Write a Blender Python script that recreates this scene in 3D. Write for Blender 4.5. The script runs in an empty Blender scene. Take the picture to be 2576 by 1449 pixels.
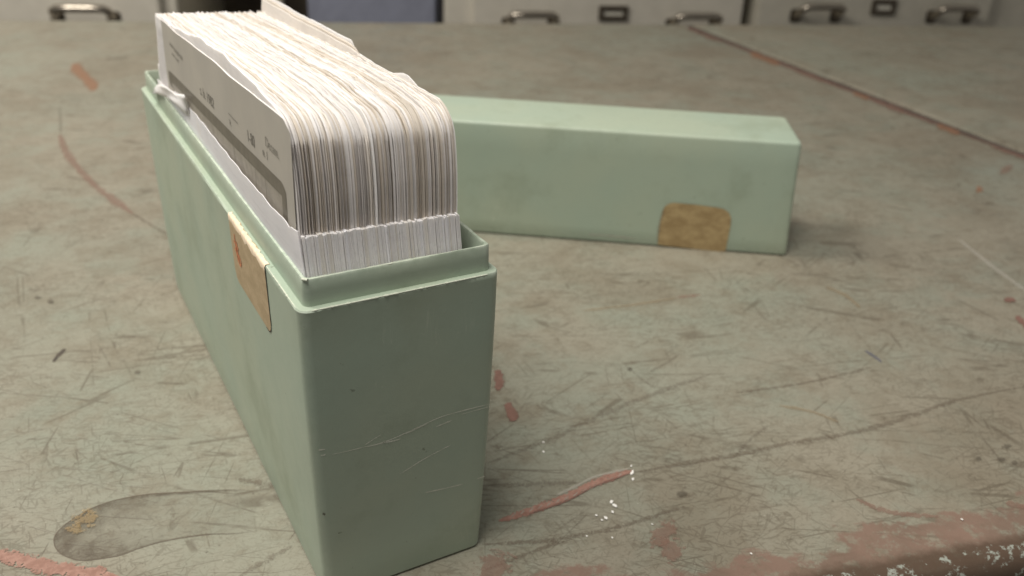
import bpy, bmesh, math, random
from mathutils import Vector, Matrix
random.seed(7)
sc = bpy.context.scene
MM = 0.001

# ------------------------------------------------------------------ camera
FPX = 2231.0                                   # focal length in pixels of a 2576 px wide frame
CAM = Vector((-0.03392, -0.12630, 0.13638))
CR = Vector((0.87209355, -0.48782195, 0.03850423))
CU = Vector((0.19072721, 0.41132073, 0.89131273))
CF = Vector((0.45063951, 0.76996429, -0.45175107))
cd = bpy.data.cameras.new('camera')
cam = bpy.data.objects.new('camera', cd)
sc.collection.objects.link(cam)
cam.matrix_world = Matrix(((CR.x, CU.x, -CF.x, CAM.x), (CR.y, CU.y, -CF.y, CAM.y), (CR.z, CU.z, -CF.z, CAM.z), (0, 0, 0, 1)))
cd.sensor_width = 36
cd.lens = 36 * FPX / 2576
cd.clip_start = 0.002
cd.clip_end = 50
cd.dof.use_dof = True
cd.dof.focus_distance = 0.162
cd.dof.aperture_fstop = 23
sc.camera = cam

# ------------------------------------------------------------------ light
w = bpy.data.worlds.new('World'); sc.world = w; w.use_nodes = True
w.node_tree.nodes['Background'].inputs[0].default_value = (1.0, 0.95, 0.88, 1)
w.node_tree.nodes['Background'].inputs[1].default_value = 0.22
def area(name, loc, tgt, sx, sy, power, col, spread=180):
    l = bpy.data.lights.new(name, 'AREA'); l.shape = 'RECTANGLE'; l.size = sx; l.size_y = sy
    l.energy = power; l.color = col; l.spread = math.radians(spread)
    o = bpy.data.objects.new(name, l); sc.collection.objects.link(o)
    o.location = loc
    o.rotation_euler = (Vector(tgt) - Vector(loc)).to_track_quat('-Z', 'Y').to_euler()
    return o
area('ceiling_lamp', (-0.13, -0.05, 0.70), (0.07, 0.07, 0.0), 0.27, 0.24, 1.56, (1.0, 0.95, 0.875), 110)
area('aisle_lamp', (-0.42, 0.55, 0.80), (0.05, 1.0, -0.1), 0.5, 0.3, 10.5, (1.0, 0.94, 0.86))
sc.view_settings.view_transform = 'Standard'
sc.view_settings.look = 'None'
sc.view_settings.exposure = 0.0
sc.view_settings.gamma = 1.0
sc.view_settings.use_curve_mapping = False
sc.cycles.max_bounces = 8
sc.cycles.transparent_max_bounces = 16

# ------------------------------------------------------------------ helpers
def ray(x, y):
    return (CR * (x - 1288) - CU * (y - 724.5)) / FPX + CF
def on_plane(x, y, p0, n):
    d = ray(x, y); n = Vector(n)
    t = (Vector(p0) - CAM).dot(n) / d.dot(n)
    return CAM + d * t
def tab(x, y, z=0.0):
    return on_plane(x, y, (0, 0, z), (0, 0, 1))

def empty(name, loc, label=None, cat=None, group=None):
    o = bpy.data.objects.new(name, None); o.empty_display_size = 0.02
    sc.collection.objects.link(o); o.location = loc
    if label: o['label'] = label
    if cat: o['category'] = cat
    if group: o['group'] = group
    return o
def obj(name, verts, faces, mat, parent=None, smooth=False, fade=None, origin=None):
    org = Vector(origin) if origin is not None else (parent_world(parent) if parent else Vector((0, 0, 0)))
    me = bpy.data.meshes.new(name)
    me.from_pydata([tuple(Vector(v) - org) for v in verts], [], faces)
    me.update()
    if fade is not None:
        a = me.attributes.new('fade', 'FLOAT', 'POINT')
        a.data.foreach_set('value', fade)
    if smooth:
        me.polygons.foreach_set('use_smooth', [True] * len(me.polygons))
        if smooth is not True:
            me.set_sharp_from_angle(angle=smooth)
    me.materials.append(mat)
    o = bpy.data.objects.new(name, me); sc.collection.objects.link(o)
    if parent:
        o.parent = parent
        o.location = org - parent_world(parent)
    else:
        o.location = org
    return o
def parent_world(o):
    v = Vector((0, 0, 0))
    while o:
        v = v + o.location; o = o.parent
    return v
def box_vf(x0, x1, y0, y1, z0, z1):
    v = [(x0, y0, z0), (x1, y0, z0), (x1, y1, z0), (x0, y1, z0), (x0, y0, z1), (x1, y0, z1), (x1, y1, z1), (x0, y1, z1)]
    f = [(0, 3, 2, 1), (4, 5, 6, 7), (0, 1, 5, 4), (1, 2, 6, 5), (2, 3, 7, 6), (3, 0, 4, 7)]
    return v, f
def noise1(seed, n=6):
    r = random.Random(seed)
    ks = [(r.uniform(.6, 1.4) * (k + 1), r.uniform(0, 6.28), 1 / (k + 1) ** .8) for k in range(n)]
    return lambda t: sum(a * math.sin(k * t + p) for k, p, a in ks) / 2.2

# ---- materials
def M(name):
    m = bpy.data.materials.new(name); m.use_nodes = True
    return m, m.node_tree.nodes, m.node_tree.links, m.node_tree.nodes['Principled BSDF']
class NT:
    def __init__(s, m): s.t = m.node_tree; s.n = s.t.nodes; s.l = s.t.links
    def new(s, typ, **kw):
        n = s.n.new(typ)
        for k, v in kw.items(): setattr(n, k, v)
        return n
    def put(s, sock, v):
        if isinstance(v, bpy.types.NodeSocket): s.l.new(v, sock)
        elif v is not None: sock.default_value = v
    def math(s, op, a, b=None, c=None, clamp=False):
        n = s.new('ShaderNodeMath', operation=op); n.use_clamp = clamp
        s.put(n.inputs[0], a); s.put(n.inputs[1], b); s.put(n.inputs[2], c)
        return n.outputs[0]
    def ramp(s, v, lo, hi, a=0.0, b=1.0):
        n = s.new('ShaderNodeMapRange'); n.interpolation_type = 'SMOOTHSTEP'
        s.put(n.inputs['Value'], v); s.put(n.inputs['From Min'], lo); s.put(n.inputs['From Max'], hi)
        s.put(n.inputs['To Min'], a); s.put(n.inputs['To Max'], b)
        return n.outputs[0]
    def noise(s, vec, scale, detail=4, rough=.55, dist=0.0):
        n = s.new('ShaderNodeTexNoise'); s.put(n.inputs['Vector'], vec); n.inputs['Scale'].default_value = scale
        n.inputs['Detail'].default_value = detail; n.inputs['Roughness'].default_value = rough
        n.inputs['Distortion'].default_value = dist
        return n.outputs[0]
    def mix(s, f, a, b, mode='MIX'):
        n = s.new('ShaderNodeMix', data_type='RGBA', blend_type=mode)
        s.put(n.inputs[0], f)
        for sock, v in ((n.inputs[6], a), (n.inputs[7], b)):
            s.put(sock, (v[0], v[1], v[2], 1) if isinstance(v, tuple) else v)
        return n.outputs[2]
    def coord(s): return s.new('ShaderNodeTexCoord').outputs['Object']
    def geo(s): return s.new('ShaderNodeNewGeometry').outputs['Position']
    def mapping(s, vec, loc=(0, 0, 0), rot=(0, 0, 0), scale=(1, 1, 1)):
        n = s.new('ShaderNodeMapping'); s.put(n.inputs[0], vec)
        n.inputs[1].default_value = loc; n.inputs[2].default_value = rot; n.inputs[3].default_value = scale
        return n.outputs[0]
    def stretch(s, vec, ang, k, off=0.0):      # rotate first, then squeeze along the turned x axis
        return s.mapping(s.mapping(vec, loc=(off, off * .7, 0), rot=(0, 0, math.radians(-ang))), scale=(k, 1, 1))
    def bump(s, h, strength, dist):
        n = s.new('ShaderNodeBump'); n.inputs['Strength'].default_value = strength; n.inputs['Distance'].default_value = dist
        s.put(n.inputs['Height'], h); return n.outputs[0]

def simple(name, col, rough=.5, var=.08, scale=300, metallic=0.0, bump=0.0, spec=.5):
    m, n, l, b = M(name); t = NT(m); p = t.geo()
    f = t.noise(p, scale, 5, .6)
    c = t.mix(t.ramp(f, .35, .65), tuple(x * (1 - var) for x in col), tuple(min(1, x * (1 + var)) for x in col))
    l.new(c, b.inputs['Base Color'])
    b.inputs['Roughness'].default_value = rough; b.inputs['Metallic'].default_value = metallic
    b.inputs['Specular IOR Level'].default_value = spec
    if bump: l.new(t.bump(f, bump, .0003), b.inputs['Normal'])
    return m

# green moulded plastic
def green_plastic():
    m, n, l, b = M('green_plastic'); t = NT(m); p = t.geo()
    big = t.noise(p, 28, 3, .5); mid = t.noise(p, 160, 5, .6); fine = t.noise(p, 2600, 3, .6)
    c = t.mix(t.ramp(big, .3, .7), (.365, .45, .36), (.395, .46, .355))
    c = t.mix(t.math('MULTIPLY', t.ramp(mid, .52, .75), .28), c, (.35, .415, .335))
    c = t.mix(t.math('MULTIPLY', t.ramp(fine, .45, .7), .12), c, (.31, .37, .295))
    # scuffs: thin pale hairs
    v = t.mapping(p, rot=(.4, .3, .5), scale=(1, 1, .12))
    hair = t.noise(v, 420, 2, .4, 1.2)
    hm = t.math('MULTIPLY', t.ramp(t.math('ABSOLUTE', t.math('SUBTRACT', hair, .5)), .012, .0), t.ramp(t.noise(p, 45, 2), .56, .7))
    c = t.mix(t.math('MULTIPLY', hm, .3), c, (.66, .69, .58))
    # handling grime, dark specks and rubbed pale edges
    c = t.mix(t.math('MULTIPLY', t.ramp(t.noise(p, 34, 6, .68), .50, .70), .42), c, (.255, .30, .215))
    c = t.mix(t.math('MULTIPLY', t.ramp(t.noise(p, 520, 3, .6), .70, .76), .55), c, (.13, .14, .10))
    pn = t.new('ShaderNodeNewGeometry').outputs['Pointiness']
    c = t.mix(t.math('MULTIPLY', t.math('MULTIPLY', t.ramp(pn, .51, .58), t.ramp(t.noise(p, 420, 4, .7), .38, .6)), .55), c, (.60, .67, .575))
    l.new(c, b.inputs['Base Color'])
    l.new(t.ramp(t.noise(p, 34, 6, .68), .3, .7, .36, .56), b.inputs['Roughness'])
    h = t.math('ADD', t.math('MULTIPLY', fine, .25), mid)
    l.new(t.bump(h, .12, .0004), b.inputs['Normal'])
    return m
GREEN = green_plastic()
GREEN_EDGE = simple('green_plastic_worn_edge', (.62, .66, .55), .45, .05, 900)

def paper(name, col, var=.05, streak=True):
    m, n, l, b = M(name); t = NT(m); p = t.geo()
    f = t.noise(p, 130, 5, .6)
    f2 = t.noise(t.mapping(p, scale=(1, .06, 1)), 1500, 3, .6)
    c = t.mix(t.ramp(f, .35, .68), tuple(min(1, x * (1 + var)) for x in col), tuple(x * (1 - var) for x in col))
    c = t.mix(t.math('MULTIPLY', t.ramp(t.noise(p, 55, 3), .6, .75), .35), c, (col[0] * .95, col[1] * .84, col[2] * .66))
    c = t.mix(t.math('MULTIPLY', t.ramp(f2, .5, .72), .25), c, tuple(x * .72 for x in col))
    l.new(c, b.inputs['Base Color']); b.inputs['Roughness'].default_value = .75
    b.inputs['Subsurface Weight'].default_value = .45; b.inputs['Subsurface Radius'].default_value = (1, .9, .8); b.inputs['Subsurface Scale'].default_value = .0025
    b.inputs['Specular IOR Level'].default_value = .25
    return m
PAPERS = [paper('white_paper', (.82, .78, .755)), paper('cream_paper', (.80, .74, .67)), paper('tan_card', (.60, .53, .45)),
          paper('grey_paper', (.70, .66, .63)), paper('bright_paper', (.88, .86, .84), .02)]
POCKET = [paper('pocket_paper', (.86, .83, .82), .03), paper('pocket_paper_warm', (.82, .77, .71), .03), paper('pocket_paper_cool', (.93, .91, .935), .02)]

def film_mat():
    m, n, l, b = M('microfiche_film'); t = NT(m); p = t.geo()
    f = t.noise(p, 70, 4, .6)
    c = t.mix(t.ramp(f, .3, .7), (.445, .42, .37), (.405, .385, .345))
    l.new(c, b.inputs['Base Color']); b.inputs['Roughness'].default_value = .42
    b.inputs['Specular IOR Level'].default_value = .3
    return m
FILM = film_mat()
BAND = simple('film_dark_band', (.135, .12, .095), .4, .12, 400)
BAND2 = simple('film_image_strip', (.30, .275, .235), .4, .12, 500)
INK = simple('print_ink', (.17, .16, .135), .7, .3, 3000)
INKF = simple('faded_print_ink', (.25, .235, .20), .7, .2, 3000)

def label_mat(name, c1, c2, c3):
    m, n, l, b = M(name); t = NT(m); p = t.geo()
    f = t.noise(t.mapping(p, scale=(1, 1, 2.4)), 150, 6, .7); g = t.noise(p, 900, 4, .6)
    c = t.mix(t.ramp(f, .35, .65), c1, c2)
    c = t.mix(t.math('MULTIPLY', t.ramp(g, .5, .75), .5), c, c3)
    l.new(c, b.inputs['Base Color']); b.inputs['Roughness'].default_value = .6
    l.new(t.bump(g, .25, .0002), b.inputs['Normal'])
    return m
LABEL = label_mat('tan_paper_label', (.50, .385, .235), (.41, .31, .18), (.33, .24, .135))
LABEL_LID = label_mat('brown_paper_label', (.46, .345, .175), (.32, .225, .105), (.25, .175, .08))
LABEL_FOLD = simple('worn_label_fold', (.82, .68, .50), .7, .1, 900)
LABEL_EDGE = simple('grimy_label_edge', (.05, .04, .03), .8, .2, 900)
REDINK = simple('orange_red_ink', (.62, .22, .10), .6, .25, 2500)

# ---- table paint: scuffed grey-green enamel, primer and rust along the front edge
EDGE_ANG = math.radians(-14.5)
EDGE_P0 = (0.1180, -0.0502)
def table_mat():
    m, n, l, b = M('scuffed_table_enamel'); t = NT(m); p = t.geo()
    big = t.noise(p, 5.5, 4, .55); mid = t.noise(p, 38, 6, .65); small = t.noise(p, 210, 6, .7); fine = t.noise(p, 1500, 3, .65)
    c = t.mix(t.ramp(big, .32, .56), (.315, .32, .268), (.335, .30, .245))
    c = t.mix(t.math('MULTIPLY', t.ramp(mid, .45, .66), .6), c, (.295, .31, .26))
    cloud = t.noise(p, 17, 5, .62, .4)
    c = t.mix(t.math('MULTIPLY', t.ramp(cloud, .48, .66), .55), c, (.25, .205, .155))
    c = t.mix(t.math('MULTIPLY', t.ramp(t.noise(p, 70, 6, .7), .47, .64), .5), c, (.25, .215, .165))
    c = t.mix(t.math('MULTIPLY', t.ramp(t.noise(p, 160, 6, .74), .53, .68), .5), c, (.215, .18, .135))
    c = t.mix(t.math('MULTIPLY', t.ramp(small, .43, .30), .25), c, (.40, .405, .35))
    dens = t.ramp(t.noise(p, 16, 5, .65), .36, .60, .25, 1.0)
    s1 = t.noise(t.stretch(p, -14, .2), 420, 5, .7, .2)
    c = t.mix(t.math('MULTIPLY', t.math('MULTIPLY', t.ramp(s1, .56, .68), dens), .5), c, (.17, .135, .10))
    # short dark nicks in every direction
    dash = None
    for ang, st, sc_, lo in ((-20, .18, 900, .60), (5, .15, 1200, .605), (-42, .16, 1300, .605), (38, .15, 1200, .61), (85, .15, 1200, .615), (-75, .18, 1000, .615)):
        k = t.ramp(t.noise(t.stretch(p, ang, st, ang * .07), sc_, 2, .5, .1), lo, lo + .05)
        dash = k if dash is None else t.math('MAXIMUM', dash, k)
    c = t.mix(t.math('MULTIPLY', t.math('MULTIPLY', dash, dens), .42), c, (.12, .095, .068))
    c = t.mix(t.math('MULTIPLY', t.ramp(small, .61, .70), .55), c, (.15, .12, .085))
    c = t.mix(t.math('MULTIPLY', t.ramp(fine, .52, .72), .45), c, (.15, .125, .092))
    c = t.mix(t.math('MULTIPLY', t.ramp(t.noise(p, 760, 3, .6), .68, .73), .7), c, (.085, .065, .045))
    # long hairline scratches, straight and bent
    hm = None
    for ang, scl, sc_, wd, th in ((-12, .035, 95, .007, .46), (-48, .04, 80, .006, .49), (62, .04, 90, .006, .50), (-30, .03, 130, .008, .47), (20, .04, 85, .006, .50), (5, .45, 75, .004, .52), (88, .04, 100, .006, .52)):
        v = t.stretch(p, ang, scl, ang * .1)
        r = t.math('ABSOLUTE', t.math('SUBTRACT', t.noise(v, sc_, 1, .4, .2), .5))
        k = t.math('MULTIPLY', t.ramp(r, wd, wd * .25), t.ramp(t.noise(t.mapping(p, loc=(ang, 3, 0)), 60, 3, .6), th, th + .1))
        hm = k if hm is None else t.math('MAXIMUM', hm, k)
    c = t.mix(t.math('MULTIPLY', hm, .52), c, (.115, .09, .065))
    # pale flecks
    c = t.mix(t.math('MULTIPLY', t.ramp(t.noise(p, 900, 2, .5), .74, .78), .6), c, (.6, .58, .5))
    # wear measured from the front edge
    q = t.mapping(p, loc=(-EDGE_P0[0], -EDGE_P0[1], 0))
    q = t.mapping(q, rot=(0, 0, -EDGE_ANG))
    sx = t.new('ShaderNodeSeparateXYZ'); t.put(sx.inputs[0], q); u, v_, z_ = sx.outputs
    wob = t.math('MULTIPLY', t.math('SUBTRACT', t.noise(q, 36, 4, .6), .5), .040)
    wob2 = t.math('MULTIPLY', t.math('SUBTRACT', t.noise(q, 300, 4, .7), .5), .010)
    vv = t.math('ADD', t.math('ADD', v_, wob), wob2)
    prim = t.ramp(vv, .0165, .0140)
    pc = t.mix(t.ramp(mid, .35, .65), (.285, .18, .145), (.225, .15, .118))
    pc = t.mix(t.math('MULTIPLY', t.ramp(small, .52, .68), .6), pc, (.21, .15, .11))
    prim = t.math('MULTIPLY', prim, t.ramp(t.noise(q, 160, 6, .75), .38, .50, .2, 1.0))
    c = t.mix(t.math('MULTIPLY', prim, .9), c, pc)
    wob3 = t.math('MULTIPLY', t.math('SUBTRACT', t.noise(q, 130, 5, .7), .5), .006)
    rust = t.ramp(t.math('ADD', v_, wob3), .0085, .0050)
    c = t.mix(t.math('MULTIPLY', rust, .85), c, (.10, .065, .045))
    chips = t.math('MULTIPLY', t.ramp(t.math('ADD', v_, wob3), .0052, .0046), t.ramp(t.noise(q, 190, 6, .75), .545, .58))
    c = t.mix(chips, c, (.40, .42, .385))
    c = t.mix(t.ramp(z_, -.0045, -.0065), c, (.075, .07, .05))  # slab sides turn darker below the rolled edge
    c = t.mix(1.0, c, (.845, .87, .835), 'MULTIPLY')
    l.new(c, b.inputs['Base Color'])
    l.new(t.ramp(mid, .3, .7, .52, .36), b.inputs['Roughness'])
    b.inputs['Specular IOR Level'].default_value = .35
    h = t.math('SUBTRACT', t.math('ADD', t.math('MULTIPLY', small, .5), t.math('MULTIPLY', mid, .6)), t.math('MULTIPLY', hm, .35))
    l.new(t.bump(h, .22, .0006), b.inputs['Normal'])
    return m
TABLE = table_mat()

def mark_mat(name, c1, c2, strength=.9, rag=.9, scale=900, rough=.6, lo=.30, hi=.50):
    m, n, l, b = M(name); t = NT(m); p = t.geo()
    at = t.new('ShaderNodeAttribute'); at.attribute_name = 'fade'
    f = t.noise(p, scale, 4, .65); g = t.noise(p, scale * .3, 4, .6)
    a = t.math('ADD', at.outputs['Fac'], t.math('MULTIPLY', t.math('SUBTRACT', t.math('MULTIPLY', t.math('ADD', f, g), .5), .5), rag * 2))
    a = t.math('MULTIPLY', t.ramp(a, lo, hi), strength)
    l.new(t.mix(t.ramp(g, .35, .65), c1, c2), b.inputs['Base Color']); b.inputs['Roughness'].default_value = rough
    tr = t.new('ShaderNodeBsdfTransparent'); mx = t.new('ShaderNodeMixShader')
    l.new(a, mx.inputs[0]); l.new(tr.outputs[0], mx.inputs[1]); l.new(b.outputs[0], mx.inputs[2])
    l.new(mx.outputs[0], n['Material Output'].inputs['Surface'])
    return m
MK_PINK = mark_mat('pink_primer_gouge', (.42, .24, .19), (.30, .16, .12), .85, 2.6, 1900)
MK_RED = mark_mat('red_primer_scrape', (.275, .17, .13), (.30, .18, .135), .46, 2.8, 1600)
MK_ORANGE = mark_mat('orange_primer_scrape', (.36, .185, .105), (.32, .17, .10), .6, 2.4, 1400)
MK_RUST = mark_mat('rust_chip', (.25, .135, .105), (.20, .11, .085), .85, 1.4, 1300)
MK_BROWN = mark_mat('brown_rub_mark', (.155, .125, .09), (.19, .15, .11), .42, 2.6, 2400, lo=.25, hi=1.1)
MK_FAINT = mark_mat('faint_brown_rub_mark', (.17, .14, .105), (.20, .165, .125), .34, 2.6, 2400, lo=.25, hi=1.2)
MK_DARK = mark_mat('dark_scratch', (.06, .05, .045), (.10, .08, .06), .7, 1.2, 1600)
MK_SPOT = mark_mat('dark_spot', (.09, .075, .055), (.12, .10, .075), .45, 1.5, 1800, lo=.3, hi=.9)
MK_PALE = mark_mat('pale_scratch', (.55, .52, .45), (.48, .46, .40), .45, 1.2, 1200)
MK_GLINT = mark_mat('painted_glint', (.93, .92, .88), (.93, .92, .88), 1.0, 1.3, 2500, .2)  # white colour standing in for highlights on bare metal
MK_YELLOW = mark_mat('ochre_stain', (.36, .235, .09), (.34, .25, .13), .5, 3.4, 1800, lo=.3, hi=.9)
MK_BLUE = mark_mat('blue_pen_mark', (.12, .13, .17), (.16, .16, .19), .6, 1.2, 1400)
MK_YLINE = mark_mat('yellowish_scratch', (.30, .24, .15), (.34, .28, .19), .5, 1.3, 1200)
MK_SCUFF = mark_mat('pale_plastic_scratch', (.78, .80, .70), (.66, .69, .58), .8, 1.4, 1600)
def drip_mat():
    m, n, l, b = M('dried_drip_stain'); t = NT(m); p = t.geo()
    at = t.new('ShaderNodeAttribute'); at.attribute_name = 'fade'     # 1 on the outline, 0 inside
    g = t.noise(p, 260, 5, .65)
    rim = t.ramp(at.outputs['Fac'], .84, .96)
    film = t.math('MULTIPLY', t.ramp(g, .3, .7, .18, .52), t.ramp(at.outputs['Fac'], .15, .9, .15, 1.2))
    a = t.math('MAXIMUM', t.math('MULTIPLY', rim, .85), film)
    l.new(t.mix(g, (.12, .095, .072), (.16, .13, .098)), b.inputs['Base Color']); b.inputs['Roughness'].default_value = .3
    tr = t.new('ShaderNodeBsdfTransparent'); mx = t.new('ShaderNodeMixShader')
    l.new(a, mx.inputs[0]); l.new(tr.outputs[0], mx.inputs[1]); l.new(b.outputs[0], mx.inputs[2])
    l.new(mx.outputs[0], n['Material Output'].inputs['Surface'])
    return m
DRIP = drip_mat()

CAB = simple('cabinet_enamel', (.56, .53, .455), .45, .04, 40)
CAB_DARK = simple('darker_cabinet_enamel', (.50, .475, .40), .5, .05, 40)  # cabinet enamel a step darker, for the right-hand cabinet
BLUE = simple('blue_grey_enamel', (.23, .245, .31), .5, .06, 60)
BROWN = simple('brown_steel_and_gap_shade', (.07, .055, .035), .6, .1, 60)  # steel colour, also used to paint the shade between cabinets
BLACK = simple('black_rubber_strip', (.015, .015, .018), .6, .1, 100)
METAL = simple('tarnished_nickel', (.42, .38, .32), .28, .1, 200, metallic=1.0)
METAL_D = simple('dark_bronze', (.12, .10, .075), .4, .1, 200, metallic=.7)
CARDW = simple('label_card', (.62, .60, .52), .8, .04, 200)
FLOORM = simple('floor_vinyl', (.16, .15, .13), .5, .2, 12)

# ------------------------------------------------------------------ setting
FZ = -0.76
v, f = box_vf(-3, 3.5, -2.5, 3.5, FZ - .05, FZ)
fl = obj('floor', v, f, FLOORM); fl['kind'] = 'structure'

def lerp(a, b, t): return a + (b - a) * t
def isect(p, d, q, e):
    # 2D line intersection
    det = d[0] * (-e[1]) + e[0] * d[1]
    r = (q[0] - p[0], q[1] - p[1])
    s = (r[0] * (-e[1]) + e[0] * r[1]) / det
    return Vector((p[0] + d[0] * s, p[1] + d[1] * s, 0))
fd = (math.cos(EDGE_ANG), math.sin(EDGE_ANG))
S0, S1 = tab(1735, 62), tab(2575, 385); sd = (S1 - S0)
B0, B1 = tab(300, 50), tab(2000, 62); bd = (B1 - B0)
R1 = 0.005
def rounded_top(name, poly, parent, mat, rad=.005, thick=.034, seg=5):
    # polygon slab with rolled top edges, counter-clockwise
    n = len(poly)
    def inset(k):
        out = []
        for i in range(n):
            p0, p1, p2 = poly[i - 1], poly[i], poly[(i + 1) % n]
            e1 = (p1 - p0).normalized(); e2 = (p2 - p1).normalized()
            n1 = Vector((-e1.y, e1.x, 0)); n2 = Vector((-e2.y, e2.x, 0))
            b_ = (n1 + n2); b_ = b_ / b_.length_squared * 2
            out.append(p1 + b_ * k)
        return out
    verts, faces = [], []
    rings = [(0.0, -thick), (0.0, -rad)]
    for s in range(1, seg + 1):
        a = s / seg * math.pi / 2
        rings.append((rad * (1 - math.cos(a)), -rad + rad * math.sin(a)))
    for k, z in rings:
        for p in inset(k): verts.append((p.x, p.y, z))
    for r in range(len(rings) - 1):
        for i in range(n):
            j = (i + 1) % n
            faces.append((r * n + i, r * n + j, (r + 1) * n + j, (r + 1) * n + i))
    faces.append(tuple(range((len(rings) - 1) * n, len(rings) * n)))
    faces.append(tuple(reversed(range(n))))
    return obj(name, verts, faces, mat, parent, smooth=math.radians(40))
def table_leg(p, parent):
    v, f = box_vf(p[0] - .02, p[0] + .02, p[1] - .02, p[1] + .02, FZ, -.034)
    obj('leg', v, f, BROWN, parent)

P0 = (EDGE_P0[0], EDGE_P0[1])
sn = Vector((sd.y, -sd.x, 0)).normalized()
if sn.x < 0: sn = -sn
gap = .0026
SA = S0 - sn * gap; SB = S0 + sn * gap
left_d = (-fd[1], fd[0])
LP = (P0[0] - fd[0] * .85, P0[1] - fd[1] * .85)
RP = (P0[0] + fd[0] * 1.25, P0[1] + fd[1] * 1.25)
q1 = isect(P0, fd, LP, left_d); q2 = isect(P0, fd, SA, sd); q3 = isect(B0, bd, SA, sd); q4 = isect(B0, bd, LP, left_d)
t1 = empty('work_table', (0.1, 0.25, FZ), 'worn grey-green steel table, scratched down to red primer, carrying the green box and lid', 'table')
rounded_top('tabletop', [q1, q2, q3, q4], t1, TABLE)
for p in (q1 + Vector((.06, .04, 0)), q2 + Vector((-.06, .05, 0)), q3 + Vector((-.06, -.06, 0)), q4 + Vector((.05, -.05, 0))): table_leg(p, t1)
r1 = isect(P0, fd, SB, sd); r2 = isect(P0, fd, RP, left_d); r3 = isect(B0, bd, RP, left_d); r4 = isect(B0, bd, SB, sd)
t2 = empty('work_table', (0.8, 0.15, FZ), 'bare grey-green table butted against the other beyond the rusty brown seam', 'table')
rounded_top('tabletop', [r1, r2, r3, r4], t2, TABLE, rad=.003)
for p in (r1 + Vector((.06, .05, 0)), r2 + Vector((-.06, .05, 0)), r3 + Vector((-.06, -.06, 0)), r4 + Vector((.05, -.05, 0))): table_leg(p, t2)

# ---- marks on the tabletop
MARKN = [0]
def catmull(pts, n):
    if len(pts) == 2: return [tuple(lerp(pts[0][k], pts[1][k], i / n) for k in range(len(pts[0]))) for i in range(n + 1)]
    P = [pts[0]] + list(pts) + [pts[-1]]; out = []
    m = max(2, n // (len(pts) - 1))
    for i in range(1, len(P) - 2):
        for s in range(m):
            t = s / m; a, b, c, d = P[i - 1], P[i], P[i + 1], P[i + 2]
            out.append(tuple(.5 * (2 * b[k] + (c[k] - a[k]) * t + (2 * a[k] - 5 * b[k] + 4 * c[k] - d[k]) * t * t + (3 * b[k] - a[k] - 3 * c[k] + d[k]) * t ** 3) for k in range(len(b))))
    out.append(tuple(pts[-1])); return out
def ribbon(name, pts, wd, mat, parent, proj=None, taper=True, wob=.25, n=26):
    MARKN[0] += 1
    z = (.05 + .004 * MARKN[0]) * MM
    pr = proj or (lambda x, y: tab(x, y, z))
    C = catmull(pts, n); nz = noise1(MARKN[0]); N = len(C)
    verts, faces, fade = [], [], []
    for i, c in enumerate(C):
        a = C[max(0, i - 1)]; b = C[min(N - 1, i + 1)]
        dx, dy = b[0] - a[0], b[1] - a[1]; L = math.hypot(dx, dy) or 1
        nx, ny = -dy / L, dx / L
        t = i / (N - 1)
        k = wd * .5 * (1 + wob * nz(t * 9)) * (min(1, 6 * t + .25, 6 * (1 - t) + .25) if taper else 1)
        for s, fd_ in ((-1, 0), (-.4, .8), (0, 1), (.4, .8), (1, 0)):
            verts.append(pr(c[0] + nx * k * s * 1.35, c[1] + ny * k * s * 1.35)); fade.append(fd_)
        if i:
            o = (i - 1) * 5
            for k_ in range(4): faces.append((o + k_, o + k_ + 1, o + 5 + k_ + 1, o + 5 + k_))
    return obj(name, verts, faces, mat, parent, fade=fade)
def blob(name, cx, cy, rx, ry, mat, parent, ang=0, seed=None):
    MARKN[0] += 1
    z = (.05 + .004 * MARKN[0]) * MM
    nz = noise1(seed or MARKN[0], 5); verts = [tab(cx, cy, z)]; fade = [1.0]; faces = []; N = 22
    ca, sa = math.cos(ang), math.sin(ang)
    for ring, fd_ in ((.55, .85), (1.25, 0)):
        for i in range(N):
            a = i / N * 2 * math.pi; r = ring * (1 + .22 * nz(a * 1.0) * (1 if 0 else math.sin(a / 2)))
            x, y = math.cos(a) * rx * r, math.sin(a) * ry * r
            verts.append(tab(cx + ca * x - sa * y, cy + sa * x + ca * y, z)); fade.append(fd_)
    for i in range(N):
        j = (i + 1) % N
        faces.append((0, 1 + i, 1 + j)); faces.append((1 + i, 1 + N + i, 1 + N + j, 1 + j))
    return obj(name, verts, faces, mat, parent, fade=fade)
T = t1
ribbon('rub_mark', [(1227, 1165), (1394, 1101), (1472, 1062), (1620, 1000), (1790, 940)], 14, MK_FAINT, T)
ribbon('rub_mark', [(1597, 1188), (1728, 1165), (1852, 1144), (1979, 1117), (2106, 1096), (2202, 1074), (2297, 1045), (2403, 1008), (2600, 968)], 13, MK_BROWN, T, n=60)
ribbon('rub_mark', [(1227, 1222), (1330, 1219), (1450, 1212)], 14, MK_FAINT, T)
ribbon('rub_mark', [(1852, 1144), (1890, 1103), (1931, 1071)], 10, MK_FAINT, T)
ribbon('rub_mark', [(1213, 1369), (1366, 1361), (1505, 1338), (1589, 1316), (1723, 1274)], 13, MK_BROWN, T)
ribbon('rub_mark', [(1221, 1433), (1338, 1388), (1422, 1360)], 11, MK_BROWN, T)
ribbon('scratch', [(1853, 988), (1950, 975), (2059, 956), (2192, 924)], 8, MK_BROWN, T)
ribbon('scratch', [(1631, 937), (1670, 917), (1710, 890)], 6, MK_FAINT, T)
ribbon('scratch', [(1467, 781), (1590, 767), (1705, 749)], 5, MK_YLINE, T)
ribbon('scratch', [(1705, 748), (1763, 741)], 6, MK_RED, T)
ribbon('scratch', [(2408, 599), (2490, 665), (2590, 738)], 8, MK_PALE, T)
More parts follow.
